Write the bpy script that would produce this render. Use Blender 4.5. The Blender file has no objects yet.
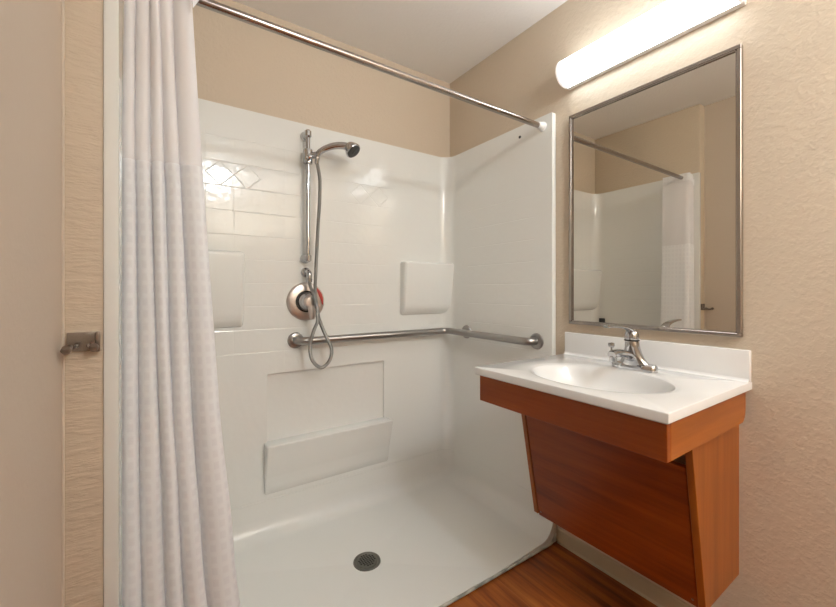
import bpy, bmesh, math, random
from mathutils import Vector, Matrix

random.seed(4)
PI = math.pi
scene = bpy.context.scene
COL = scene.collection

# ------------------------------------------------------------------ camera
cam_data = bpy.data.cameras.new('camera')
cam_data.sensor_width = 36.0
cam_data.lens = 385.4 / 836.0 * 36.0
cam_data.shift_y = (290.6 - 303.5) / 836.0
cam_data.clip_start = 0.02
cam = bpy.data.objects.new('camera', cam_data)
COL.objects.link(cam)
cam.location = (0.0, 0.0, 1.1517)
cam.rotation_euler = (PI / 2, 0.0, -0.5942)
scene.camera = cam

# ------------------------------------------------------------------ world, lights, exposure
world = bpy.data.worlds.new('world')
scene.world = world
world.use_nodes = True
world.node_tree.nodes['Background'].inputs['Color'].default_value = (1.0, 0.95, 0.9, 1)
world.node_tree.nodes['Background'].inputs['Strength'].default_value = 0.3


def area_light(name, loc, rot, sx, sy, power, color):
    d = bpy.data.lights.new(name, 'AREA')
    d.shape = 'RECTANGLE'
    d.size, d.size_y, d.energy, d.color = sx, sy, power, color
    o = bpy.data.objects.new(name, d)
    COL.objects.link(o)
    o.location = loc
    o.rotation_euler = rot
    return o


LAMP_STRENGTH = 7.5
LAMP_COLOR = (0.915, 0.975, 1.0)
# ceiling lamp of the entry behind the camera
_pd = bpy.data.lights.new('entry_ceiling_light', 'POINT')
_pd.energy, _pd.color, _pd.shadow_soft_size = 31.0, (0.915, 0.975, 1.0), 0.065
_po = bpy.data.objects.new('entry_ceiling_light', _pd)
COL.objects.link(_po)
_po.location = (0.65, -0.84, 2.33)
area_light('added_ceiling_fill', (0.95, -1.15, 1.80), (PI, 0, 0), 0.7, 0.35, 30.0, (0.915, 0.975, 1.0))  # added fill aimed upward to brighten the ceiling; no fixture stands there

vs = scene.view_settings
vs.view_transform = 'Standard'
vs.look = 'None'
vs.gamma = 1.0
vs.exposure = 0.38
vs.use_curve_mapping = False
scene.cycles.max_bounces = 12
scene.cycles.diffuse_bounces = 6
scene.cycles.transparent_max_bounces = 12

# ------------------------------------------------------------------ materials


def new_mat(name, color=(0.8, 0.8, 0.8), rough=0.5, metal=0.0, spec=0.5, coat=0.0):
    m = bpy.data.materials.new(name)
    m.use_nodes = True
    b = m.node_tree.nodes['Principled BSDF']
    b.inputs['Base Color'].default_value = (*color, 1)
    b.inputs['Roughness'].default_value = rough
    b.inputs['Metallic'].default_value = metal
    b.inputs['Specular IOR Level'].default_value = spec
    b.inputs['Coat Weight'].default_value = coat
    b.inputs['Coat Roughness'].default_value = 0.06
    return m


def N(m, kind, **kw):
    n = m.node_tree.nodes.new(kind)
    for k, v in kw.items():
        setattr(n, k, v)
    return n


def L(m, a, b):
    m.node_tree.links.new(a, b)


def bsdf(m):
    return m.node_tree.nodes['Principled BSDF']


def math_node(m, op, a, b=None, c=None):
    n = N(m, 'ShaderNodeMath', operation=op)
    for i, v in enumerate((a, b, c)):
        if v is None:
            continue
        if isinstance(v, (int, float)):
            n.inputs[i].default_value = v
        else:
            L(m, v, n.inputs[i])
    return n.outputs[0]


def coords(m, scale=(1, 1, 1)):
    tc = N(m, 'ShaderNodeTexCoord')
    mp = N(m, 'ShaderNodeMapping')
    mp.inputs['Scale'].default_value = scale
    L(m, tc.outputs['Object'], mp.inputs['Vector'])
    return mp.outputs['Vector']


def noise(m, vec, scale, detail=3.0, rough=0.5):
    n = N(m, 'ShaderNodeTexNoise')
    n.inputs['Scale'].default_value = scale
    n.inputs['Detail'].default_value = detail
    n.inputs['Roughness'].default_value = rough
    L(m, vec, n.inputs['Vector'])
    return n.outputs['Fac']


def ramp(m, fac, stops):
    r = N(m, 'ShaderNodeValToRGB')
    el = r.color_ramp.elements
    while len(el) < len(stops):
        el.new(0.5)
    for e, (p, c) in zip(el, stops):
        e.position = p
        e.color = (*c, 1)
    L(m, fac, r.inputs['Fac'])
    return r.outputs['Color']


def bump(m, height, strength, dist):
    b = N(m, 'ShaderNodeBump')
    b.inputs['Strength'].default_value = strength
    b.inputs['Distance'].default_value = dist
    L(m, height, b.inputs['Height'])
    L(m, b.outputs['Normal'], bsdf(m).inputs['Normal'])


def wall_paint(name, color, strength=0.45, stretch=(1, 1, 1), dist=0.004):
    m = new_mat(name, color, 0.55, spec=0.35)
    v = coords(m, stretch)
    n1 = noise(m, v, 62, 4, 0.55)
    n2 = noise(m, v, 110, 2, 0.5)
    r1 = ramp(m, n1, [(0.42, (0, 0, 0)), (0.62, (1, 1, 1))])
    h = math_node(m, 'ADD', r1, math_node(m, 'MULTIPLY', n2, 0.5))
    bump(m, h, strength, dist)
    return m


WALL = (0.61, 0.515, 0.405)
M = {}
M['wall'] = wall_paint('beige_textured_paint', WALL, 0.28, dist=0.003)
M['wall_streak'] = wall_paint('beige_combed_paint', WALL, 0.35, (0.35, 1, 1.6), dist=0.003)
M['wall_smooth'] = wall_paint('beige_smooth_paint', (0.59, 0.51, 0.43), 0.06)
M['ceiling'] = wall_paint('ceiling_paint', (0.88, 0.86, 0.84), 0.2, dist=0.003)
M['base'] = new_mat('beige_vinyl', (0.50, 0.41, 0.28), 0.5)


def tile_material():
    """White gel coat with moulded tile joints: grid on the upright faces, diamonds in one row."""
    m = new_mat('white_moulded_tile', (0.80, 0.81, 0.79), 0.13, spec=0.5)
    tc = N(m, 'ShaderNodeTexCoord')
    sp = N(m, 'ShaderNodeSeparateXYZ')
    L(m, tc.outputs['Object'], sp.inputs[0])
    x, y, z = sp.outputs
    ge = N(m, 'ShaderNodeNewGeometry')
    sn = N(m, 'ShaderNodeSeparateXYZ')
    L(m, ge.outputs['True Normal'], sn.inputs[0])
    nx = math_node(m, 'ABSOLUTE', sn.outputs[0])
    side = math_node(m, 'GREATER_THAN', nx, 0.7)          # 1 on the end walls
    upright = math_node(m, 'LESS_THAN', math_node(m, 'ABSOLUTE', sn.outputs[2]), 0.4)
    # running coordinate along the wall
    a = math_node(m, 'ADD', math_node(m, 'MULTIPLY', math_node(m, 'SUBTRACT', x, 0.281), math_node(m, 'SUBTRACT', 1.0, side)),
                  math_node(m, 'MULTIPLY', math_node(m, 'SUBTRACT', y, 1.23), side))
    PX, PZ = 0.1117, 0.1063
    au = math_node(m, 'DIVIDE', a, PX)
    zu = math_node(m, 'DIVIDE', math_node(m, 'SUBTRACT', z, 1.612), PZ)

    def groove(u, pitch, w=0.0026):
        f = math_node(m, 'PINGPONG', u, 0.5)               # 0 at a joint
        d = math_node(m, 'MULTIPLY', f, pitch)
        return math_node(m, 'SUBTRACT', 1.0, math_node(m, 'SMOOTH_MIN', math_node(m, 'DIVIDE', d, w), 1.0, 0.2))

    gv = groove(au, PX)
    gh = groove(zu, PZ)
    # diamonds inscribed in the tiles of the row at z 1.612 to 1.718
    fa = math_node(m, 'PINGPONG', au, 0.5)
    fz = math_node(m, 'PINGPONG', zu, 0.5)
    dd = math_node(m, 'ABSOLUTE', math_node(m, 'SUBTRACT', math_node(m, 'ADD', fa, fz), 0.5))
    gd = math_node(m, 'SUBTRACT', 1.0, math_node(m, 'SMOOTH_MIN', math_node(m, 'DIVIDE', math_node(m, 'MULTIPLY', dd, 0.077), 0.0026), 1.0, 0.2))
    row = math_node(m, 'MULTIPLY', math_node(m, 'GREATER_THAN', zu, 0.0), math_node(m, 'LESS_THAN', zu, 1.0))

    def band(v, lo, hi):
        return math_node(m, 'MULTIPLY', math_node(m, 'GREATER_THAN', v, lo), math_node(m, 'LESS_THAN', v, hi))

    deco = math_node(m, 'ADD', band(x, 0.169, 0.395), band(x, 0.835, 1.066))
    deco = math_node(m, 'MULTIPLY', math_node(m, 'MULTIPLY', deco, row), math_node(m, 'SUBTRACT', 1.0, side))
    gd = math_node(m, 'MULTIPLY', gd, deco)
    gv = math_node(m, 'MULTIPLY', gv, math_node(m, 'SUBTRACT', 1.0, deco))
    g = math_node(m, 'MAXIMUM', math_node(m, 'MAXIMUM', math_node(m, 'MULTIPLY', gv, 0.35), math_node(m, 'MULTIPLY', gh, 1.2)), math_node(m, 'MULTIPLY', gd, 1.6))
    # the tiled field stops short of the corner columns and of the seat panel
    fb = math_node(m, 'MULTIPLY', band(x, -0.04, 1.09), band(z, 0.80, 1.86))
    fs = math_node(m, 'MULTIPLY', band(y, 1.22, 1.69), band(z, 0.80, 1.70))
    field = math_node(m, 'ADD', math_node(m, 'MULTIPLY', fb, math_node(m, 'SUBTRACT', 1.0, side)), math_node(m, 'MULTIPLY', fs, side))
    g = math_node(m, 'MULTIPLY', math_node(m, 'MULTIPLY', g, field), upright)
    # tiles are very slightly wavy
    wv = noise(m, tc.outputs['Object'], 34, 1.5, 0.4)
    h = math_node(m, 'ADD', math_node(m, 'MULTIPLY', g, -0.0006), math_node(m, 'MULTIPLY', wv, 0.0007))
    b = N(m, 'ShaderNodeBump')
    b.inputs['Strength'].default_value = 1.0
    b.inputs['Distance'].default_value = 1.0
    L(m, h, b.inputs['Height'])
    L(m, b.outputs['Normal'], bsdf(m).inputs['Normal'])
    return m


M['tile'] = tile_material()
M['gel'] = new_mat('white_gel_coat', (0.80, 0.81, 0.79), 0.18)
_v = coords(M['gel'])
bump(M['gel'], noise(M['gel'], _v, 20, 2), 0.1, 0.004)
M['marble'] = new_mat('white_cultured_marble', (0.80, 0.80, 0.80), 0.12, coat=0.3)
M['chrome'] = new_mat('chrome', (0.52, 0.52, 0.53), 0.06, metal=1.0)
M['nickel'] = new_mat('warm_polished_metal', (0.64, 0.575, 0.54), 0.33, metal=1.0)
M['steel'] = new_mat('brushed_steel', (0.36, 0.345, 0.335), 0.28, metal=1.0)
_v = coords(M['steel'], (1, 1, 1))
bump(M['steel'], noise(M['steel'], _v, 160, 2), 0.05, 0.001)
M['frame'] = new_mat('satin_frame_metal', (0.40, 0.36, 0.33), 0.25, metal=1.0)
M['hose'] = new_mat('spiral_hose_metal', (0.30, 0.30, 0.29), 0.28, metal=1.0)
_t = N(M['hose'], 'ShaderNodeTexCoord')
_w = N(M['hose'], 'ShaderNodeTexWave', wave_type='BANDS', bands_direction='Z')
_w.inputs['Scale'].default_value = 110
L(M['hose'], _t.outputs['Object'], _w.inputs['Vector'])
bump(M['hose'], _w.outputs['Fac'], 0.5, 0.001)
M['mirror'] = new_mat('mirror_glass', (0.70, 0.665, 0.60), 0.0, metal=1.0)
M['grey'] = new_mat('dark_grey_plastic', (0.06, 0.06, 0.06), 0.4)
M['drain'] = new_mat('aged_drain_metal', (0.20, 0.20, 0.18), 0.4, metal=0.8)
M['hole'] = new_mat('drain_dark', (0.015, 0.015, 0.013), 0.6)
M['red'] = new_mat('red_mark', (0.45, 0.05, 0.04), 0.35)
M['white'] = new_mat('white_plastic', (0.82, 0.81, 0.80), 0.3)
M['caulk'] = new_mat('grey_sealant', (0.5, 0.5, 0.46), 0.6)
_n = noise(M['caulk'], coords(M['caulk'], (0.6, 1, 1)), 30, 4)
L(M['caulk'], ramp(M['caulk'], _n, [(0.35, (0.20, 0.21, 0.20)), (0.60, (0.52, 0.51, 0.47))]), bsdf(M['caulk']).inputs['Base Color'])
M['screw'] = new_mat('worn_screw_metal', (0.26, 0.22, 0.19), 0.35, metal=0.9)


def wood(name, grain, c1, c2, c3, rough=0.38, coat=0.08):
    """grain = 0, 1 or 2: the axis the fibres run along."""
    m = new_mat(name, c2, rough, spec=0.3, coat=coat)
    s = [16.0, 16.0, 16.0]
    s[grain] = 1.1
    v = coords(m, s)
    n = noise(m, v, 1.0, 5, 0.6)
    s2 = [90.0, 90.0, 90.0]
    s2[grain] = 3.0
    n2 = noise(m, coords(m, s2), 1.0, 3, 0.6)
    f = math_node(m, 'ADD', math_node(m, 'MULTIPLY', n, 0.8), math_node(m, 'MULTIPLY', n2, 0.2))
    L(m, ramp(m, f, [(0.30, c1), (0.5, c2), (0.72, c3)]), bsdf(m).inputs['Base Color'])
    return m


CH = ((0.14, 0.022, 0.002), (0.25, 0.048, 0.004), (0.35, 0.085, 0.009))
M['wood_y'] = wood('cherry_wood_level_grain', 1, *CH)
CS = ((0.22, 0.055, 0.007), (0.32, 0.092, 0.012), (0.42, 0.135, 0.022))      # end panels: lighter and yellower
M['wood_x'] = wood('cherry_wood_end_grain', 0, *CS)
M['wood_z'] = wood('cherry_wood_upright_grain', 2, *CS)


def plank_material():
    m = new_mat('plank_floor', (0.3, 0.1, 0.03), 0.4, spec=0.3, coat=0.08)
    tc = N(m, 'ShaderNodeTexCoord')
    sp = N(m, 'ShaderNodeSeparateXYZ')
    L(m, tc.outputs['Object'], sp.inputs[0])
    u = math_node(m, 'DIVIDE', sp.outputs[0], 0.125)
    cell = math_node(m, 'FLOOR', u)
    cb = N(m, 'ShaderNodeCombineXYZ')
    L(m, cell, cb.inputs[0])
    wn = N(m, 'ShaderNodeTexWhiteNoise', noise_dimensions='3D')
    L(m, cb.outputs[0], wn.inputs['Vector'])
    mp = N(m, 'ShaderNodeMapping')
    mp.inputs['Scale'].default_value = (30, 2.0, 1)
    L(m, tc.outputs['Object'], mp.inputs['Vector'])
    ad = N(m, 'ShaderNodeVectorMath', operation='ADD')
    L(m, mp.outputs[0], ad.inputs[0])
    L(m, wn.outputs['Color'], ad.inputs[1])
    n = noise(m, ad.outputs[0], 1.0, 5, 0.6)
    f = math_node(m, 'ADD', n, math_node(m, 'MULTIPLY', math_node(m, 'SUBTRACT', wn.outputs['Value'], 0.5), 0.22))
    c = ramp(m, f, [(0.28, (0.12, 0.024, 0.004)), (0.5, (0.27, 0.068, 0.010)), (0.72, (0.44, 0.14, 0.024))])
    L(m, c, bsdf(m).inputs['Base Color'])
    d = math_node(m, 'PINGPONG', u, 0.5)
    g = math_node(m, 'MINIMUM', math_node(m, 'MULTIPLY', d, 60.0), 1.0)
    bump(m, g, 0.5, 0.001)
    return m


M['planks'] = plank_material()


def cloth_material(name, see_through, waffle):
    m = bpy.data.materials.new(name)
    m.use_nodes = True
    nt = m.node_tree
    nt.nodes.remove(nt.nodes['Principled BSDF'])
    out = nt.nodes['Material Output']
    di = N(m, 'ShaderNodeBsdfDiffuse')
    tr = N(m, 'ShaderNodeBsdfTranslucent')
    tp = N(m, 'ShaderNodeBsdfTransparent')
    mix = N(m, 'ShaderNodeMixShader')
    mix2 = N(m, 'ShaderNodeMixShader')
    L(m, di.outputs[0], mix.inputs[1])
    L(m, tr.outputs[0], mix.inputs[2])
    L(m, mix.outputs[0], mix2.inputs[1])
    L(m, tp.outputs[0], mix2.inputs[2])
    L(m, mix2.outputs[0], out.inputs['Surface'])
    mix.inputs[0].default_value = 0.22
    uv = N(m, 'ShaderNodeUVMap')
    uv.uv_map = 'cloth'
    sp = N(m, 'ShaderNodeSeparateXYZ')
    L(m, uv.outputs[0], sp.inputs[0])
    if waffle:
        a = math_node(m, 'PINGPONG', math_node(m, 'DIVIDE', sp.outputs[0], 0.022), 0.5)
        b = math_node(m, 'PINGPONG', math_node(m, 'DIVIDE', sp.outputs[1], 0.030), 0.5)
        sa = math_node(m, 'SMOOTH_MAX', math_node(m, 'SUBTRACT', a, 0.16), 0.0, 0.03)
        sb = math_node(m, 'SMOOTH_MAX', math_node(m, 'SUBTRACT', b, 0.14), 0.0, 0.03)
        cell = math_node(m, 'MINIMUM', math_node(m, 'MULTIPLY', math_node(m, 'MINIMUM', sa, sb), 8.0), 1.0)
        col = ramp(m, cell, [(0.0, (0.885, 0.90, 0.935)), (1.0, (0.862, 0.873, 0.912))])
        L(m, col, di.inputs['Color'])
        L(m, col, tr.inputs['Color'])
        fac = math_node(m, 'ADD', math_node(m, 'MULTIPLY', cell, 0.02), see_through)
        bp = N(m, 'ShaderNodeBump')
        bp.inputs['Strength'].default_value = 0.5
        bp.inputs['Distance'].default_value = 0.0006
        L(m, math_node(m, 'MULTIPLY', cell, -1.0), bp.inputs['Height'])
        L(m, bp.outputs[0], di.inputs['Normal'])
    else:
        col = (0.92, 0.91, 0.94, 1)
        di.inputs['Color'].default_value = col
        tr.inputs['Color'].default_value = col
        fac = math_node(m, 'ADD', math_node(m, 'MULTIPLY', sp.outputs[0], 0.0), see_through)
    L(m, fac, mix2.inputs[0])
    return m


M['waffle'] = cloth_material('white_waffle_cloth', 0.0, True)
M['sheer'] = cloth_material('white_sheer_cloth', 0.16, False)


def emit_mat(name, color, strength):
    m = bpy.data.materials.new(name)
    m.use_nodes = True
    b = bsdf(m)
    b.inputs['Base Color'].default_value = (0.8, 0.8, 0.8, 1)
    b.inputs['Roughness'].default_value = 0.25
    b.inputs['Emission Color'].default_value = (*color, 1)
    b.inputs['Emission Strength'].default_value = strength
    return m


M['lamp'] = emit_mat('glowing_acrylic', LAMP_COLOR, LAMP_STRENGTH)
M['lamp_end'] = emit_mat('glowing_acrylic_end', (1.0, 0.93, 0.90), 0.42)

# ------------------------------------------------------------------ mesh helpers


def link(name, me, mat, parent=None, smooth=True, angle=35):
    if smooth:
        me.shade_smooth()
        try:
            me.set_sharp_from_angle(angle=math.radians(angle))
        except Exception:
            pass
    if mat is not None:
        me.materials.clear()
        me.materials.append(mat)
    o = bpy.data.objects.new(name, me)
    COL.objects.link(o)
    if parent is not None:
        o.parent = parent
    return o


def world_loc(o):
    v = Vector((0, 0, 0))
    while o is not None:
        v += o.location
        o = o.parent
    return v


def obj(name, bm, mat, parent=None, smooth=True, angle=35):
    """Link a bmesh drawn in room coordinates as one object (under parent if given)."""
    bmesh.ops.recalc_face_normals(bm, faces=bm.faces[:])
    if parent is not None:
        bmesh.ops.translate(bm, verts=bm.verts[:], vec=-world_loc(parent))
    me = bpy.data.meshes.new(name)
    bm.to_mesh(me)
    bm.free()
    return link(name, me, mat, parent, smooth, angle)


def thing(name, label, cat, loc, group=None):
    o = bpy.data.objects.new(name, None)
    COL.objects.link(o)
    o.empty_display_size = 0.05
    o.location = loc
    o['label'] = label
    o['category'] = cat
    if group:
        o['group'] = group
    return o


def tag(o, label, cat, group=None):
    o['label'] = label
    o['category'] = cat
    if group:
        o['group'] = group
    return o


def struct(o, label=None):
    o['kind'] = 'structure'
    if label:
        o['label'] = label
        
    return o


def add_box(bm, x0, x1, y0, y1, z0, z1, bev=0.0, seg=2):
    r = bmesh.ops.create_cube(bm, size=1.0)
    vs_ = r['verts']
    for v in vs_:
        v.co = Vector((x0 + (v.co.x + .5) * (x1 - x0), y0 + (v.co.y + .5) * (y1 - y0), z0 + (v.co.z + .5) * (z1 - z0)))
    if bev > 0:
        es = list({e for v in vs_ for e in v.link_edges})
        bmesh.ops.bevel(bm, geom=es, offset=bev, segments=seg, profile=0.5, affect='EDGES')
    return bm


def box(x0, x1, y0, y1, z0, z1, bev=0.0, seg=2):
    return add_box(bmesh.new(), x0, x1, y0, y1, z0, z1, bev, seg)


def add_prism(bm, pts, vec, bev=0.0, seg=2):
    """Extrude the planar polygon pts along vec."""
    vec = Vector(vec)
    a = [bm.verts.new(Vector(p)) for p in pts]
    b = [bm.verts.new(Vector(p) + vec) for p in pts]
    n = len(pts)
    fs = [bm.faces.new(a), bm.faces.new(b[::-1])]
    for i in range(n):
        fs.append(bm.faces.new((a[i], b[i], b[(i + 1) % n], a[(i + 1) % n])))
    bmesh.ops.recalc_face_normals(bm, faces=fs)
    if bev > 0:
        es = list({e for f in fs for e in f.edges})
        bmesh.ops.bevel(bm, geom=es, offset=bev, segments=seg, profile=0.5, affect='EDGES')
    return bm


def smooth_path(pts, n=8):
    """Catmull-Rom through pts."""
    P = [Vector(p) for p in pts]
    P = [P[0] * 2 - P[1]] + P + [P[-1] * 2 - P[-2]]
    out = []
    for i in range(1, len(P) - 2):
        p0, p1, p2, p3 = P[i - 1:i + 3]
        for k in range(n):
            t = k / n
            out.append(0.5 * ((2 * p1) + (p2 - p0) * t + (2 * p0 - 5 * p1 + 4 * p2 - p3) * t * t + (3 * p1 - p0 - 3 * p2 + p3) * t ** 3))
    out.append(P[-2].copy())
    return out


def fillet_path(pts, r, n=8):
    """Polyline with every inner corner rounded by r."""
    P = [Vector(p) for p in pts]
    out = [P[0]]
    for i in range(1, len(P) - 1):
        a = (P[i - 1] - P[i]).normalized()
        b = (P[i + 1] - P[i]).normalized()
        s, e = P[i] + a * r, P[i] + b * r
        for k in range(n + 1):
            t = k / n
            out.append(s * (1 - t) ** 2 + P[i] * 2 * t * (1 - t) + e * t * t)
    out.append(P[-1])
    return out


def add_tube(bm, path, rad, seg=14, flat=1.0, up=None):
    """Sweep a round (or flattened) section along path; rad a number or a list."""
    P = [Vector(p) for p in path]
    R = rad if isinstance(rad, (list, tuple)) else [rad] * len(P)
    T = []
    for i in range(len(P)):
        d = P[min(i + 1, len(P) - 1)] - P[max(i - 1, 0)]
        T.append(d.normalized())
    ref = Vector(up) if up else (Vector((0, 0, 1)) if abs(T[0].z) < 0.9 else Vector((0, 1, 0)))
    nrm = (ref - T[0] * ref.dot(T[0])).normalized()
    rings = []
    for i, p in enumerate(P):
        nrm = (nrm - T[i] * nrm.dot(T[i])).normalized()
        bn = T[i].cross(nrm)
        rings.append([bm.verts.new(p + (nrm * math.cos(2 * PI * k / seg) * flat + bn * math.sin(2 * PI * k / seg)) * R[i]) for k in range(seg)])
    for a, b in zip(rings, rings[1:]):
        for k in range(seg):
            bm.faces.new((a[k], a[(k + 1) % seg], b[(k + 1) % seg], b[k]))
    bm.faces.new(rings[0][::-1])
    bm.faces.new(rings[-1])
    return bm


def add_lathe(bm, prof, origin, axis, seg=32, squash=None):
    """Turn the profile [(r, h), ...] about axis through origin."""
    ax = Vector(axis).normalized()
    ref = Vector((0, 0, 1)) if abs(ax.z) < 0.9 else Vector((1, 0, 0))
    u = (ref - ax * ref.dot(ax)).normalized()
    w = ax.cross(u)
    o = Vector(origin)
    rings = []
    for r, h in prof:
        if r < 1e-6:
            rings.append([bm.verts.new(o + ax * h)])
        else:
            rings.append([bm.verts.new(o + ax * h + (u * math.cos(2 * PI * k / seg) + w * math.sin(2 * PI * k / seg)) * r) for k in range(seg)])
    for a, b in zip(rings, rings[1:]):
        for k in range(seg):
            k2 = (k + 1) % seg
            if len(a) == 1 and len(b) == 1:
                continue
            if len(a) == 1:
                bm.faces.new((a[0], b[k2], b[k]))
            elif len(b) == 1:
                bm.faces.new((a[k], a[k2], b[0]))
            else:
                bm.faces.new((a[k], a[k2], b[k2], b[k]))
    if len(rings[0]) > 1:
        bm.faces.new(rings[0][::-1])
    if len(rings[-1]) > 1:
        bm.faces.new(rings[-1])
    return bm


def boolean(a_bm, cutters):
    """Solid a minus the solid cutters, as a mesh."""
    def tmp(bm):
        bmesh.ops.recalc_face_normals(bm, faces=bm.faces[:])
        me = bpy.data.meshes.new('tmp')
        bm.to_mesh(me)
        bm.free()
        o = bpy.data.objects.new('tmp', me)
        COL.objects.link(o)
        return o
    a = tmp(a_bm)
    cs = [tmp(c) for c in cutters]
    for c in cs:
        md = a.modifiers.new('b', 'BOOLEAN')
        md.operation = 'DIFFERENCE'
        md.solver = 'EXACT'
        md.object = c
    bpy.context.view_layer.update()
    dg = bpy.context.evaluated_depsgraph_get()
    me = bpy.data.meshes.new_from_object(a.evaluated_get(dg))
    for o in [a] + cs:
        d = o.data
        bpy.data.objects.remove(o)
        bpy.data.meshes.remove(d)
    return me


# ------------------------------------------------------------------ the room
W, D, H = 1.5226, 1.8964, 2.452          # right wall, back wall, ceiling
LW = -0.171                              # left wall of the room
AL = -0.0985                              # left wall of the shower alcove
FR = -1.40                               # wall behind the camera
YP = 1.112                               # front edge of the shower pan

struct(obj('floor', box(LW - .1, W + .1, FR - .1, YP + 0.03, -0.1, 0.0), M['planks'], smooth=False))
struct(obj('ceiling', box(LW - .1, W + .1, FR - .1, D + .1, H, H + .1), M['ceiling'], smooth=False))
struct(obj('wall_right', box(W, W + .1, FR - .1, D + .1, -0.1, H), M['wall'], smooth=False))
struct(obj('wall_back', box(LW - .1, W, D, D + .1, -0.1, H), M['wall'], smooth=False))
struct(obj('wall_left', box(LW - .1, LW, FR - .1, YP + 0.008, -0.1, H), M['wall_smooth'], smooth=False))
struct(obj('wall_alcove', box(LW - .1, AL, YP + 0.008, D, -0.1, H, 0.006, 3), M['wall_streak']))
struct(obj('wall_partition', box(LW, 0.48, -0.55, -0.45, 0, H), M['wall'], smooth=False))
struct(obj('wall_front', box(LW, W, FR - .1, FR, -0.1, H), M['wall'], smooth=False))
# paint ridge in the left corner
struct(obj('trim_2', add_tube(bmesh.new(), [(LW + .001, YP + .006, 0.001), (LW + .001, YP + .006, H - .001)], 0.0035, 8), M['wall_smooth']))
# vinyl base along the right wall, from the shower to behind the camera
struct(obj('baseboard_right', add_prism(bmesh.new(), [(W - .0005, FR + .001, 0.0005), (W - .012, FR + .001, 0.0005), (W - .008, FR + .001, .010), (W - .006, FR + .001, .060), (W - .003, FR + .001, .066), (W - .0005, FR + .001, .066)],
                                        (0, YP - .010 - FR, 0), 0), M['base'], smooth=False))

# ------------------------------------------------------------------ shower stall
SX0, SX1, SY = -0.074, 1.493, 1.876      # inner faces
ZT, ZP = 1.968, 0.180                    # top of the panels, top of the pan


def inner_cutter(x0, x1, y1, z0, z1, rv, rb):
    bm = box(x0, x1, 0.9, y1, z0, z1)
    def is_v(e):
        return all(abs(v.co.y - y1) < 1e-5 for v in e.verts) and abs(e.verts[0].co.x - e.verts[1].co.x) < 1e-5
    def is_b(e):
        return all(abs(v.co.z - z0) < 1e-5 for v in e.verts) and not all(abs(v.co.y - .9) < 1e-5 for v in e.verts)
    if rb > 0:
        es = [e for e in bm.edges if is_v(e) or is_b(e)]
    else:
        es = [e for e in bm.edges if is_v(e)]
    bmesh.ops.bevel(bm, geom=es, offset=max(rv, rb), segments=9, profile=0.5, affect='EDGES')
    return bm


stall = thing('shower_stall', 'white molded fiberglass shower stall with faux tile walls and low curbless pan', 'shower', (0.71, 1.5, 0.0))
outer = box(AL - .003, W - .001, YP + .003, D - .001, ZP + .0005, ZT, 0.004, 2)
inner = inner_cutter(SX0, SX1, SY, -0.2, 2.3, 0.075, 0)
recess = box(0.421, 1.040, SY - .1, SY + .013, 0.445, 0.763, 0.004, 2)
me = boolean(outer, [inner, recess])
me.transform(Matrix.Translation(-stall.location))
panel = link('surround_panel', me, M['tile'], stall, True, 30)
# the tile pattern is laid out in room coordinates: keep the object origin at the room's origin
me.transform(Matrix.Translation(stall.location))
panel.location = -stall.location

pan_outer = box(AL - .003, W - .001, YP, D - .001, -0.03, ZP, 0.004, 2)
pan_inner = inner_cutter(SX0 + .0006, SX1 - .0006, SY - .0025, 0.024, 0.4, 0.078, 0.078)
bf = min((f for f in pan_inner.faces if f.normal.z < -0.99), key=lambda f: -f.calc_area())
DR = Vector((0.742, 1.488, -0.010))
pk = bmesh.ops.poke(pan_inner, faces=[bf])
pk['verts'][0].co = DR
me = boolean(pan_outer, [pan_inner])
me.transform(Matrix.Translation(-stall.location))
pan = link('shower_pan', me, M['gel'], stall, True, 30)
at = pan.data.attributes.get('sharp_edge') or pan.data.attributes.new('sharp_edge', 'BOOLEAN', 'EDGE')
for e in pan.data.edges:                 # the falls of the floor meet in crisp folds at the drain
    if any((pan.data.vertices[i].co + stall.location - DR).length < 1e-4 for i in e.vertices):
        if max((pan.data.vertices[i].co + stall.location - DR).length for i in e.vertices) > 0.3:
            at.data[e.index].value = True


def wedge(x0, x1, z0, z1, top, bot, bev=0.012, turn=0.05):
    """Moulded shelf on the back wall: stands out by top at z1, by bot near its foot, which turns back into the wall."""
    pts = [(x0, SY + .02, z0), (x0, SY, z0), (x0, SY - bot * .55, z0 + turn * .35), (x0, SY - bot, z0 + turn), (x0, SY - top, z1), (x0, SY + .02, z1)]
    return add_prism(bmesh.new(), pts, (x1 - x0, 0, 0), bev, 4)


obj('shelf', wedge(1.146, SX1 + .024, 1.008, 1.317, 0.060, 0.038, 0.016), M['gel'], stall, True, 60)
obj('shelf', wedge(SX0 - .022, 0.318, 0.985, 1.323, 0.060, 0.038, 0.016), M['gel'], stall, True, 60)
obj('ledge', wedge(0.408, 1.064, 0.200, 0.447, 0.064, 0.022, 0.009, 0.09), M['gel'], stall, True, 60)

# sealant along the front of the pan, curling up at the right end
pth = fillet_path([(AL + .01, YP - .004, .006), (W - .040, YP - .004, .006), (W - .014, YP - .004, .040)], 0.02, 8)
struct(obj('trim_1', add_tube(bmesh.new(), pth, 0.0062, 10, 0.8), M['caulk']))

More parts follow.
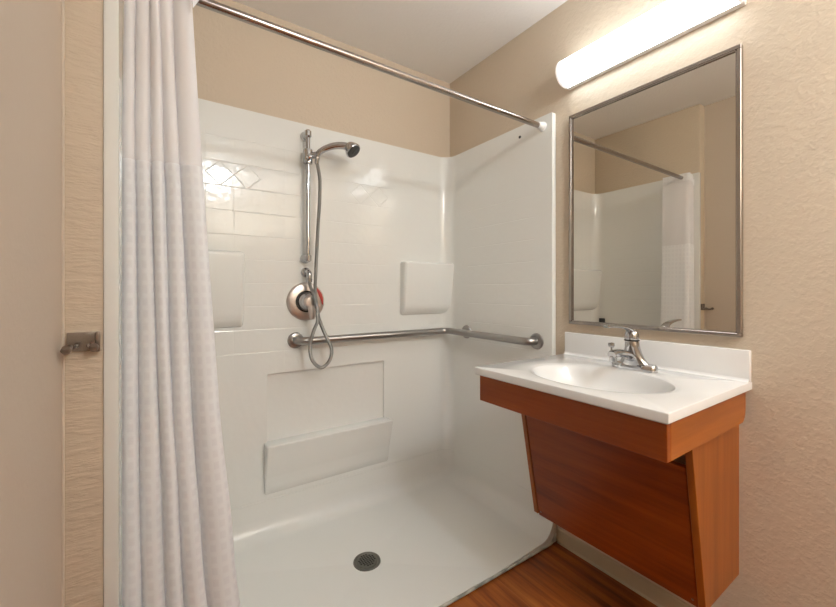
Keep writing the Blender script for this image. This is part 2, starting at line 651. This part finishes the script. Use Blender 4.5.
# drain
dr = thing('floor_drain', 'round grey metal drain grate set in the white shower floor', 'drain', (DR.x, DR.y, DR.z))
bm = add_lathe(bmesh.new(), [(0.0, 0.004), (0.047, 0.004), (0.049, 0.0065), (0.053, 0.0075), (0.057, 0.006), (0.0585, 0.001), (0.0585, -0.004)], (DR.x, DR.y, DR.z + .001), (0, 0, 1), 40)
obj('drain_ring', bm, M['drain'], dr)
g = obj('drain_grate', add_lathe(bmesh.new(), [(0.0, .0105), (.043, .0105), (.0455, .0095), (.046, .006), (0, .006)], (DR.x, DR.y, DR.z - .001), (0, 0, 1), 40), M['drain'], dr)
bm = bmesh.new()
for i in range(-3, 4):
    for j in range(-3, 4):
        px, py = i * .0105, j * .0105
        if math.hypot(px, py) < .036:
            add_box(bm, DR.x + px - .0035, DR.x + px + .0035, DR.y + py - .0035, DR.y + py + .0035, DR.z + .009, DR.z + .0100)
obj('drain_holes', bm, M['hole'], g, False)

# small plug high on the right panel
bm = add_lathe(bmesh.new(), [(0, .004), (.005, .004), (.007, .002), (.007, .0)], (SX1, 1.304, 1.915), (-1, 0, 0), 16)
tag(obj('screw_cap', bm, M['grey']), 'small dark screw cap high on the white shower wall beside the curtain rod end', 'screw cap')
bm = box(SX0, SX0 + .02, 1.79, 1.835, .875, .92, .004)
tag(obj('wall_fitting', bm, M['grey']), 'small dark square fitting low on the left shower wall seen only in the mirror', 'fitting')

# ------------------------------------------------------------------ curtain rod and curtain
RY, RZ = 1.168, 1.918
rod = thing('curtain_rod', 'straight chrome shower curtain rod running across the top of the shower opening', 'curtain rod', (0.7, RY, RZ))
obj('pole', add_tube(bmesh.new(), [(SX0 + .004, RY, RZ), (SX1 - .004, RY, RZ)], 0.0125, 20), M['frame'], rod)
for xx, dx in ((SX0, 1), (SX1, -1)):
    obj('flange', add_lathe(bmesh.new(), [(0.022, 0.0), (0.022, .004), (.017, .010), (.0155, .034), (.013, .036)], (xx, RY, RZ), (dx, 0, 0), 24), M['white' if dx < 0 else 'frame'], rod)


def lerp_table(tab, z):
    tab = sorted(tab)
    if z <= tab[0][0]:
        return tab[0][1]
    for (a, va), (b, vb) in zip(tab, tab[1:]):
        if z <= b:
            t = (z - a) / (b - a)
            return va + (vb - va) * t
    return tab[-1][1]


XR = [(1.95, .070), (1.885, .073), (1.48, .095), (0.854, .134), (0.27, .187), (0.05, .200)]
XL = [(1.95, -.066), (1.5, -.0712), (0.3, -.0712), (0.05, -.0712)]
NF = 5
EDGE = [0.0, 0.16, 0.36, 0.50, 0.70, 1.0]     # where the folds meet, along the gathered width


def cloth_strip(z0, z1, nz, pull):
    """Pleated cloth between two heights; pull < 1 flattens the folds a little."""
    bm = bmesh.new()
    uvl = bm.loops.layers.uv.new('cloth')
    per, tail = 26, 14
    grid, arc = [], []
    for i in range(nz + 1):
        z = z0 + (z1 - z0) * i / nz
        xl, xr = lerp_table(XL, z), lerp_table(XR, z)
        pts, s = [], [0.0]
        for f in range(NF):
            a, b = EDGE[f], EDGE[f + 1]
            for k in range(per + (1 if f == NF - 1 else 0)):
                t = k / per
                w = b - a
                # round fronted folds that meet in narrow creases
                g = a + w * (t - 0.055 * math.sin(2 * PI * t))
                amp = (0.30 * w * (xr - xl) + 0.012) * pull
                bulge = math.sin(PI * t) ** 0.75 if 0 < t < 1 else 0.0
                x = xl + (xr - xl) * g
                y = RY - 0.004 - 0.030 * g + 0.006 * math.sin(f * 2.1) - amp * bulge - 0.030 * g * (1.9 - z) * 0.3
                x += 0.0022 * math.sin(z * 6 + f * 2.0) * math.sin(PI * g)
                if z < 1.0:
                    x += 0.003 * math.sin(z * 17 + f) * (1.0 - z) * g
                pts.append((x, y, z))
        # the leading edge turns back along the far side of the rod
        x, y, _ = pts[-1]
        for k in range(1, tail + 1):
            t = k / tail
            pts.append((x + 0.004 * math.sin(t * 7 + z * 3) * t, y + 0.145 * t, z))
        row = [bm.verts.new(p) for p in pts]
        for p, q in zip(row, row[1:]):
            s.append(s[-1] + (p.co - q.co).length)
        grid.append(row)
        arc.append(s)
    ref = arc[nz // 2]
    for i in range(nz):
        for k in range(len(grid[0]) - 1):
            fc = bm.faces.new((grid[i][k], grid[i][k + 1], grid[i + 1][k + 1], grid[i + 1][k]))
            for lp, (kk, ii) in zip(fc.loops, ((k, i), (k + 1, i), (k + 1, i + 1), (k, i + 1))):
                lp[uvl].uv = (ref[kk], z0 + (z1 - z0) * ii / nz)
    return bm


curtain = thing('shower_curtain', 'white fabric shower curtain bunched in folds at the left end of the rod', 'shower curtain', (0.03, RY, RZ))


def cloth_obj(name, bm, mat, parent):
    bmesh.ops.translate(bm, verts=bm.verts[:], vec=-world_loc(parent))
    me = bpy.data.meshes.new(name)
    bm.to_mesh(me)
    bm.free()
    return link(name, me, mat, parent, True, 180)


cloth_obj('fabric_panel', cloth_strip(0.05, 1.466, 60, 1.0), M['waffle'], curtain)
cloth_obj('sheer_panel', cloth_strip(1.462, 1.895, 20, 0.90), M['sheer'], curtain)
cloth_obj('header', cloth_strip(1.893, 1.945, 4, 0.90), M['waffle'], curtain)
bm = bmesh.new()
add_prism(bm, [(.068, RY - .075, 1.893), (.088, RY - .070, 1.886), (.085, RY - .070, 1.872), (.072, RY - .075, 1.846)], (0, .0016, 0))
obj('header_tab', bm, M['waffle'], curtain, False)

# ------------------------------------------------------------------ slide bar, hand shower, outlet, valve
BX, BY = 0.599, 1.832
bar = thing('slide_bar', 'upright chrome slide bar holding the hand shower on the back wall', 'slide bar', (BX, SY, 1.303))
obj('rail', add_tube(bmesh.new(), [(BX, BY, 1.300), (BX, BY, 1.914)], 0.0105, 20), M['chrome'], bar)
for zz in (1.905, 1.308):
    bm = add_lathe(bmesh.new(), [(0.024, 0.0), (0.024, .005), (.019, .014), (.0135, .024), (.0135, .040)], (BX, SY, zz), (0, -1, 0), 24)
    add_lathe(bm, [(0.0, -.020), (.010, -.019), (.0165, -.012), (.0165, .012), (.010, .019), (0, .020)], (BX, BY, zz), (0, 0, 1), 24)
    obj('mount', bm, M['chrome'], bar)
bm = add_lathe(bmesh.new(), [(.0108, -.038), (.021, -.035), (.023, -.022), (.0205, 0), (.023, .022), (.021, .032), (.0108, .035)], (BX, BY, 1.797), (0, 0, 1), 24)
add_tube(bm, [(BX, BY, 1.797), (BX + .022, BY - .018, 1.800), (BX + .036, BY - .026, 1.803)], [.017, .016, .0165], 14)
sl = obj('slider_bracket', bm, M['chrome'], bar)
obj('knob', add_lathe(bmesh.new(), [(.006, .010), (.006, .022), (.013, .024), (.0145, .030), (.0135, .042), (.008, .046), (0, .047)], (BX, BY, 1.785), (-.15, -1, 0), 20), M['chrome'], sl)

HB = Vector((0.640, 1.804, 1.806))       # where the bracket holds the hand shower
hs = thing('hand_shower', 'chrome hand shower with a long metal hose looping below the valve', 'hand shower', HB)
pts = [(HB.x - .004, HB.y + .004, 1.793), (HB.x + .004, HB.y - .002, 1.815), (HB.x + .030, HB.y - .014, 1.836), (HB.x + .070, HB.y - .032, 1.852),
       (HB.x + .110, HB.y - .050, 1.855), (HB.x + .140, HB.y - .062, 1.848)]
pth = smooth_path(pts, 6)
rr = [0.0120 + 0.0060 * min(1, i / (len(pth) * .8)) for i in range(len(pth))]
obj('handle', add_tube(bmesh.new(), pth, rr, 18), M['chrome'], hs)
hc = Vector(pts[-1])
ax = Vector((0.40, -0.52, -0.75)).normalized()
bm = add_lathe(bmesh.new(), [(0, -.024), (.014, -.022), (.024, -.016), (.031, -.004), (.038, .012), (.040, .022), (.0375, .027), (0, .028)], hc, ax, 32)
hd = obj('head', bm, M['chrome'], hs)
obj('spray_face', add_lathe(bmesh.new(), [(.034, .0265), (.034, .030), (.029, .0325), (.014, .033), (.011, .0355), (0, .036)], hc, ax, 28), M['grey'], hd)
bm = add_lathe(bmesh.new(), [(.008, -.034), (.010, -.030), (.011, -.012), (.0125, -.008), (.0125, 0.0), (.0105, .004)], (HB.x - .004, HB.y + .004, 1.793), (0.05, 0, 1), 20)
obj('hose_nut', bm, M['chrome'], hs)
hp = [(.636, 1.808, 1.764), (.648, 1.806, 1.69), (.645, 1.80, 1.58), (.639, 1.80, 1.49), (.634, 1.80, 1.394), (.625, 1.80, 1.212), (.620, 1.790, 1.155), (.620, 1.774, 1.097),
      (.629, 1.772, 1.03), (.655, 1.765, .955), (.690, 1.764, .876), (.682, 1.764, .819), (.640, 1.764, .788), (.597, 1.764, .828), (.587, 1.766, .895),
      (.606, 1.768, .964), (.624, 1.768, 1.011), (.617, 1.764, 1.083), (.610, 1.780, 1.131), (.604, 1.812, 1.172), (.602, 1.822, 1.200)]
obj('hose', add_tube(bmesh.new(), smooth_path(hp, 6), 0.0082, 12), M['hose'], hs)

wo = thing('water_outlet', 'small chrome wall elbow feeding the hose just under the slide bar', 'wall outlet', (0.602, SY, 1.241))
obj('flange', add_lathe(bmesh.new(), [(.0245, 0), (.0245, .005), (.020, .012), (.012, .018), (.012, .03)], (.602, SY, 1.241), (0, -1, 0), 24), M['chrome'], wo)
bm = add_tube(bmesh.new(), fillet_path([(.602, SY - .02, 1.241), (.602, 1.823, 1.241), (.602, 1.823, 1.196)], .018, 6), .0135, 16)
add_lathe(bm, [(.011, .0), (.0155, .002), (.0155, .016), (.011, .018)], (.602, 1.823, 1.192), (0, 0, 1), 12)
obj('elbow', bm, M['chrome'], wo)

VX, VZ = 0.602, 1.099
va = thing('shower_valve', 'round metal shower valve plate with lever handle and red heat mark', 'shower valve', (VX, SY, VZ))
obj('escutcheon', add_lathe(bmesh.new(), [(.0925, 0), (.093, .004), (.089, .008), (.078, .011), (.058, .0135), (.030, .0145), (0, .0145)], (VX, SY, VZ), (0, -1, 0), 48), M['nickel'], va)
bm = add_lathe(bmesh.new(), [(.053, .010), (.053, .018), (.049, .020), (.044, .020), (.044, .014)], (VX, SY, VZ), (0, -1, 0), 36)
obj('collar', bm, M['hole'], va)
obj('sleeve', add_lathe(bmesh.new(), [(.043, .012), (.041, .028), (.034, .036), (.027, .054), (0, .054)], (VX, SY, VZ), (0, -1, 0), 32), M['chrome'], va)
bm = add_lathe(bmesh.new(), [(.022, .052), (.027, .056), (.0275, .074), (.022, .083), (0, .085)], (VX, SY, VZ), (0, -1, 0), 28)
add_tube(bm, [(VX, SY - .068, VZ), (VX + .004, SY - .073, VZ - .035), (VX + .006, SY - .078, VZ - .070), (VX + .007, SY - .079, VZ - .084)], [.0185, .016, .0145, .010], 16, 0.75, (0, 1, 0))
obj('lever', bm, M['nickel'], va)
# red arc on the right of the plate
bm = bmesh.new()
pa = []
for k in range(15):
    t = math.radians(-12 + 68 * k / 14)
    pa.append((t, 0.080 - .012 * math.sin(PI * k / 14), 0.085))
lo = [[bm.verts.new((VX + r * math.cos(t), SY - h, VZ + r * math.sin(t))) for (r, h) in ((a, .0145), (b, .0122), (b, .0105), (a, .0115))] for t, a, b in pa]
for p, q in zip(lo, lo[1:]):
    for k in range(4):
        bm.faces.new((p[k], p[(k + 1) % 4], q[(k + 1) % 4], q[k]))
bm.faces.new(lo[0])
bm.faces.new(lo[-1][::-1])
obj('heat_mark', bm, M['red'], va)

# ------------------------------------------------------------------ grab bar
GZ = 0.912
gb = thing('grab_bar', 'brushed steel grab bar bending around the right shower corner', 'grab bar', (1.0, SY, GZ))
gx, gy = SX1 - .056, SY - .056
pth = fillet_path([(.552, SY - .004, GZ), (.552, gy, GZ), (gx, gy, GZ), (gx, 1.200, GZ), (SX1 - .004, 1.200, GZ)], 0.045, 10)
obj('rail', add_tube(bmesh.new(), pth, 0.0185, 22), M['steel'], gb)
obj('post', add_tube(bmesh.new(), [(gx, 1.70, GZ), (SX1 - .003, 1.70, GZ)], 0.012, 16), M['steel'], gb)
for o_, a_ in (((.552, SY, GZ), (0, -1, 0)), ((SX1, 1.200, GZ), (-1, 0, 0)), ((SX1, 1.70, GZ), (-1, 0, 0))):
    obj('flange', add_lathe(bmesh.new(), [(.038, 0), (.039, .003), (.037, .009), (.031, .013), (.019, .014)], o_, a_, 32), M['steel'], gb)

# ------------------------------------------------------------------ mirror and vanity light
MY0, MY1, MZ0, MZ1 = 0.4300, 1.0360, 1.006, 1.921
mi = thing('wall_mirror', 'rectangular wall mirror in a thin satin metal frame above the sink', 'mirror', (W, .733, MZ0))
FX = W - .021
fw = .012
bm = bmesh.new()
for (a, b, c, d_) in ((MY0, MY1, MZ1 - fw, MZ1), (MY0, MY1, MZ0, MZ0 + fw), (MY0, MY0 + fw, MZ0 + fw, MZ1 - fw), (MY1 - fw, MY1, MZ0 + fw, MZ1 - fw)):
    add_box(bm, FX, W - .0005, a, b, c, d_, .0015, 1)
    # inner bead of the frame
    ins = .004
add_box(bm, FX + .003, W - .006, MY0 + fw, MY1 - fw, MZ1 - fw - .004, MZ1 - fw, 0)
add_box(bm, FX + .003, W - .006, MY0 + fw, MY1 - fw, MZ0 + fw, MZ0 + fw + .003, 0)
add_box(bm, FX + .003, W - .006, MY0 + fw, MY0 + fw + .003, MZ0 + fw, MZ1 - fw, 0)
add_box(bm, FX + .003, W - .006, MY1 - fw - .003, MY1 - fw, MZ0 + fw, MZ1 - fw, 0)
obj('frame', bm, M['frame'], mi, False)
obj('glass', box(W - .012, W - .004, MY0 + .006, MY1 - .006, MZ0 + .006, MZ1 - .006), M['mirror'], mi, False)

vl = thing('vanity_light', 'long white glowing tube light mounted on the wall above the mirror', 'wall light', (W, .73, 2.09))
LY0, LY1 = 0.420, 1.048
LZ = 2.100


def lamp_profile(k):
    pts = []
    dz, dx = 0.056 * k, 0.098 - 0.008 * (1 - k) * 4
    n = 20
    for i in range(n + 1):
        t = -PI / 2 + PI * i / n
        pts.append((W - .026 - (dx - .026) * max(0, math.cos(t)) ** 0.75, LZ + dz * math.sin(t)))
    return pts


bm = bmesh.new()
prof = lamp_profile(1.0)
rows = []
for y in (LY0 + .012, LY1 - .012):
    rows.append([bm.verts.new((x, y, z)) for x, z in prof])
n = len(prof)
for k in range(n):
    bm.faces.new((rows[0][k], rows[0][(k + 1) % n], rows[1][(k + 1) % n], rows[1][k]))
bm.faces.new(rows[0])
bm.faces.new(rows[1][::-1])
obj('diffuser', bm, M['lamp'], vl)
for y0, y1 in ((LY1 - .014, LY1), (LY0, LY0 + .014)):
    bm = bmesh.new()
    p1 = [(x - .002, z + .002 * (1 if z > LZ else -1)) for x, z in prof]
    add_prism(bm, [(x, y0, z) for x, z in p1], (0, y1 - y0, 0), .004, 3)
    obj('end_cap', bm, M['lamp_end'], vl)
obj('back_plate', box(W - .026, W - .0005, LY0 + .002, LY1 - .002, LZ - .057, LZ + .057, .002, 1), M['white'], vl)

# ------------------------------------------------------------------ vanity
CX0, CY0, CY1, CZ = 0.966, 0.4087, 1.0581, 0.8715
CT = 0.0275                              # slab thickness
BC = Vector((1.198, 0.722, CZ))
RX, RYB = 0.172, 0.222

vc = thing('vanity_cabinet', 'cherry wood wall hung vanity cabinet with sloping front panel under the sink', 'cabinet', (W, .73, .25))
AX, AZ0, AZ1 = 0.9825, 0.749, CZ - CT - .0005
AY0, AY1 = 0.4185, 1.0480
# front board of the skirt
obj('apron', box(AX, AX + .019, AY0, AY1, AZ0, AZ1, .0012, 1), M['wood_y'], vc, False)
for y0, y1 in ((AY0, AY0 + .018), (AY1 - .018, AY1)):
    pts = [(AX + .0192, y0, AZ0), (W - .048, y0, AZ0), (W - .036, y0, AZ0 + .006), (W - .026, y0, AZ0 + .020), (W - .022, y0, AZ0 + .036), (W - .022, y0, AZ1), (AX + .0192, y0, AZ1)]
    obj('apron_end', add_prism(bmesh.new(), pts, (0, y1 - y0, 0), .0008, 1), M['wood_x'], vc, False)
PT = 0.019


def side(y0, label=None):
    zt, zb = 0.7485, 0.255
    pts = [(1.173, y0, zt), (1.267, y0, zb), (W - .001, y0, zb), (W - .001, y0, AZ1), (AX + .06, y0, AZ1), (AX + .06, y0, zt + .03), (1.12, y0, zt)]
    pts = [(1.173, y0, zt), (1.267, y0, zb), (W - .001, y0, zb), (W - .001, y0, zt)]
    return obj('side_panel', add_prism(bmesh.new(), pts, (0, PT, 0), .0012, 1), M['wood_z'], vc, False)


side(0.4405)
side(1.0140)
# removable sloping panel between the two sides
sl_ = Vector((1.267 - 1.173, 0, .255 - .7485)).normalized()
nrm_ = Vector((-sl_.z, 0, sl_.x)).normalized()          # points into the cabinet (+x)
if nrm_.x < 0:
    nrm_ = -nrm_


def at_slope(z, depth):
    t = (z - .7485) / (.255 - .7485)
    return Vector((1.173 + .094 * t, 0, z)) + nrm_ * depth


yb0, yb1 = 0.4405 + PT + .002, 1.0140 - .002
c = [at_slope(.668, .003), at_slope(.250, .003), at_slope(.250, .020), at_slope(.668, .020)]
fp = obj('front_panel', add_prism(bmesh.new(), [(p.x, yb0, p.z) for p in c], (0, yb1 - yb0, 0), .0014, 1), M['wood_y'], vc, False)
for yy, zz in ((yb0 + .012, .268), (yb1 - .012, .268)):
    p = at_slope(zz, .003)
    obj('screw', add_lathe(bmesh.new(), [(0, .0018), (.0025, .0016), (.0036, .0006), (.0036, -.001)], (p.x, yy, p.z), -nrm_, 14), M['screw'], fp)
# cleat closing the back of the carcass
obj('back_rail', box(W - .020, W - .001, yb0, yb1, .660, .748), M['wood_y'], vc, False)

ct = thing('vanity_sink', 'white cultured marble vanity top with an integral oval sink basin', 'sink', (BC.x, BC.y, CZ - CT))
angs = sorted(set([2 * PI * k / 96 for k in range(96)] + [math.atan2(sy - BC.y, sx - BC.x) % (2 * PI) for sx in (CX0, W - .0005) for sy in (CY0, CY1)]))


def rect_pt(a, ins):
    dx, dy = math.cos(a), math.sin(a)
    tx = ((W - .0005 - ins - BC.x) / dx) if dx > 1e-9 else ((CX0 + ins - BC.x) / dx if dx < -1e-9 else 1e9)
    ty = ((CY1 - ins - BC.y) / dy) if dy > 1e-9 else ((CY0 + ins - BC.y) / dy if dy < -1e-9 else 1e9)
    t = min(tx, ty)
    return Vector((BC.x + dx * t, BC.y + dy * t, 0))


def ell_pt(a, k, shift=(0, 0)):
    # same parameter direction as the rectangle ray
    dx, dy = math.cos(a), math.sin(a)
    t = 1.0 / math.sqrt((dx / (RX * k)) ** 2 + (dy / (RYB * k)) ** 2)
    return Vector((BC.x + shift[0] * (1 - k) + dx * t, BC.y + shift[1] * (1 - k) + dy * t, 0))


def ring(bm, f, z):
    out = []
    for a in angs:
        p = f(a)
        out.append(bm.verts.new((p.x, p.y, z)))
    return out


def skin(bm, rings):
    n_ = len(rings[0])
    for a, b in zip(rings, rings[1:]):
        for k in range(n_):
            bm.faces.new((a[k], a[(k + 1) % n_], b[(k + 1) % n_], b[k]))


bm = bmesh.new()
rs = [ring(bm, lambda a: ell_pt(a, .97), CZ - CT), ring(bm, lambda a: rect_pt(a, .003), CZ - CT), ring(bm, lambda a: rect_pt(a, 0), CZ - CT + .003),
      ring(bm, lambda a: rect_pt(a, 0), CZ - .003), ring(bm, lambda a: rect_pt(a, .001), CZ - .001), ring(bm, lambda a: rect_pt(a, .003), CZ),
      ring(bm, lambda a: ell_pt(a, 1.10), CZ), ring(bm, lambda a: ell_pt(a, 1.05), CZ - .0006), ring(bm, lambda a: ell_pt(a, 1.0), CZ - .004)]
skin(bm, rs)
obj('countertop', bm, M['marble'], ct, True, 40)
bm = bmesh.new()
sh = (0.03, 0)
bowl = [(1.0, .004), (.975, .010), (.95, .020), (.90, .042), (.82, .068), (.70, .092), (.55, .108), (.38, .117), (.20, .122), (.10, .124)]
rs = [ring(bm, (lambda a, k=k: ell_pt(a, k, sh)), CZ - d) for k, d in bowl]
skin(bm, rs)
bm.faces.new(rs[-1])
bs = obj('basin', bm, M['marble'], ct, True, 60)
bm = add_lathe(bmesh.new(), [(.0, .006), (.016, .006), (.019, .003), (.0215, .003), (.0225, .0), (.0225, -.003)], (BC.x + .03 * .9, BC.y, CZ - .1235), (0, 0, 1), 28)
obj('drain', bm, M['chrome'], bs)
bm = box(W - .0205, W - .0008, CY0 + .0005, CY1 - .0005, CZ - .004, CZ + .0965, .004, 3)
obj('backsplash', bm, M['marble'], ct)
# cove where slab and backsplash meet
pts = [(W - .020, CY0 + .002, CZ - .001)]
for k in range(7):
    t = PI / 2 * k / 6
    pts.append((W - .020 - .012 * (1 - math.sin(t)), CY0 + .002, CZ + .012 * (1 - math.cos(t))))
pts = [(W - .0195, CY0 + .002, CZ - .001), (W - .034, CY0 + .002, CZ - .001)] + [(p[0] - .000, p[1], p[2]) for p in pts[1:]]
obj('cove', add_prism(bmesh.new(), pts, (0, CY1 - CY0 - .004, 0)), M['marble'], ct)

# ------------------------------------------------------------------ faucet
FXc, FY = 1.405, 0.706
fa = thing('faucet', 'chrome single lever faucet on the vanity top behind the basin', 'faucet', (FXc, FY, CZ))
# base with two wings
bm = bmesh.new()
n_ = 40
def base_ring(k, z):
    out = []
    for i in range(n_):
        a = 2 * PI * i / n_
        cx, cy = math.cos(a), math.sin(a)
        sx = (abs(cx) ** .75) * (1 if cx > 0 else -1) * .0265 * k
        sy = (abs(cy) ** .55) * (1 if cy > 0 else -1) * (.077 - .0265 * (1 - k))
        out.append(bm.verts.new((FXc + sx, FY + sy, z)))
    return out
rs = [base_ring(1.0, CZ + .0003), base_ring(1.0, CZ + .012), base_ring(.94, CZ + .020), base_ring(.78, CZ + .0245)]
skin(bm, rs)
bm.faces.new(rs[0][::-1])
bm.faces.new(rs[-1])
obj('base', bm, M['chrome'], fa)
# body: a flared column
bm = bmesh.new()
rs = []
for z, rx, ry in ((.018, .0265, .060), (.030, .0262, .046), (.045, .0255, .036), (.062, .0245, .029), (.080, .0235, .0245), (.098, .0225, .0225), (.104, .0200, .0200)):
    rs.append([bm.verts.new((FXc + math.cos(2 * PI * k / 32) * rx - (z - .018) * .18, FY + math.sin(2 * PI * k / 32) * ry, CZ + z)) for k in range(32)])
skin(bm, rs)
bm.faces.new(rs[0][::-1])
bm.faces.new(rs[-1])
obj('body', bm, M['chrome'], fa)
# spout reaching over the basin
pth = smooth_path([(FXc - .004, FY, CZ + .036), (FXc - .045, FY, CZ + .054), (FXc - .090, FY, CZ + .066), (FXc - .130, FY, CZ + .069), (FXc - .147, FY, CZ + .066)], 6)
rr = [.022 - .0075 * i / (len(pth) - 1) for i in range(len(pth))]
sp = obj('spout', add_tube(bmesh.new(), pth, rr, 20, 0.72, (0, 0, 1)), M['chrome'], fa)
obj('aerator', add_lathe(bmesh.new(), [(.0105, -.012), (.0115, -.010), (.0115, .006), (.009, .008)], (FXc - .136, FY, CZ + .054), (0, 0, 1), 20), M['chrome'], sp)
obj('lift_knob', add_lathe(bmesh.new(), [(.003, -.012), (.003, .006), (.0085, .008), (.0105, .014), (.0095, .022), (0, .024)], (FXc - .140, FY + .004, CZ + .082), (0, 0, 1), 18), M['chrome'], sp)
# lever dome and handle
hx = FXc - .016
bm = add_lathe(bmesh.new(), [(.0215, .106), (.0235, .112), (.0235, .122), (.020, .134), (.012, .142), (0, .144)], (hx, FY, CZ), (0, 0, 1), 28)
pth = smooth_path([(hx + .004, FY, CZ + .128), (hx - .022, FY + .002, CZ + .146), (hx - .060, FY + .004, CZ + .155), (hx - .110, FY + .006, CZ + .159), (hx - .152, FY + .008, CZ + .160)], 6)
rr = [.017 - .008 * i / (len(pth) - 1) for i in range(len(pth))]
add_tube(bm, pth, rr, 16, 0.45, (0, 0, 1))
obj('lever', bm, M['chrome'], fa)
obj('ring', add_lathe(bmesh.new(), [(.0205, .1035), (.0245, .1035), (.0245, .107), (.0205, .107)], (hx, FY, CZ), (0, 0, 1), 28), M['hole'], fa)

# ------------------------------------------------------------------ robe hook on the left jamb
KY = YP + .008
hk = thing('robe_hook', 'small tarnished metal double hook plate on the beige wall strip left of the curtain', 'hook', (-.137, KY, 1.036))
obj('plate', box(-.163, -.109, KY - .006, KY - .0002, 1.018, 1.060, .002, 2), M['frame'], hk)
obj('rim', box(-.1145, -.106, KY - .013, KY - .0065, 1.016, 1.061, .002, 2), M['screw'], hk)
for xx, ln in ((-.157, .052), (-.115, .030)):
    pth = smooth_path([(xx, KY - .004, 1.030), (xx, KY - ln * .6, 1.022), (xx, KY - ln, 1.028)], 6)
    bm = add_tube(bmesh.new(), pth, .005, 12)
    add_lathe(bm, [(0, -.009), (.0065, -.007), (.0095, 0), (.0065, .007), (0, .009)], pth[-1], (0, -.6, .8), 16)
    obj('prong', bm, M['screw'], hk)
for xx in (-.147, -.126):
    obj('screw', add_lathe(bmesh.new(), [(0, .003), (.003, .0026), (.0045, .001), (.0045, 0)], (xx, KY - .006, 1.030), (0, -1, 0), 14), M['chrome'], hk)
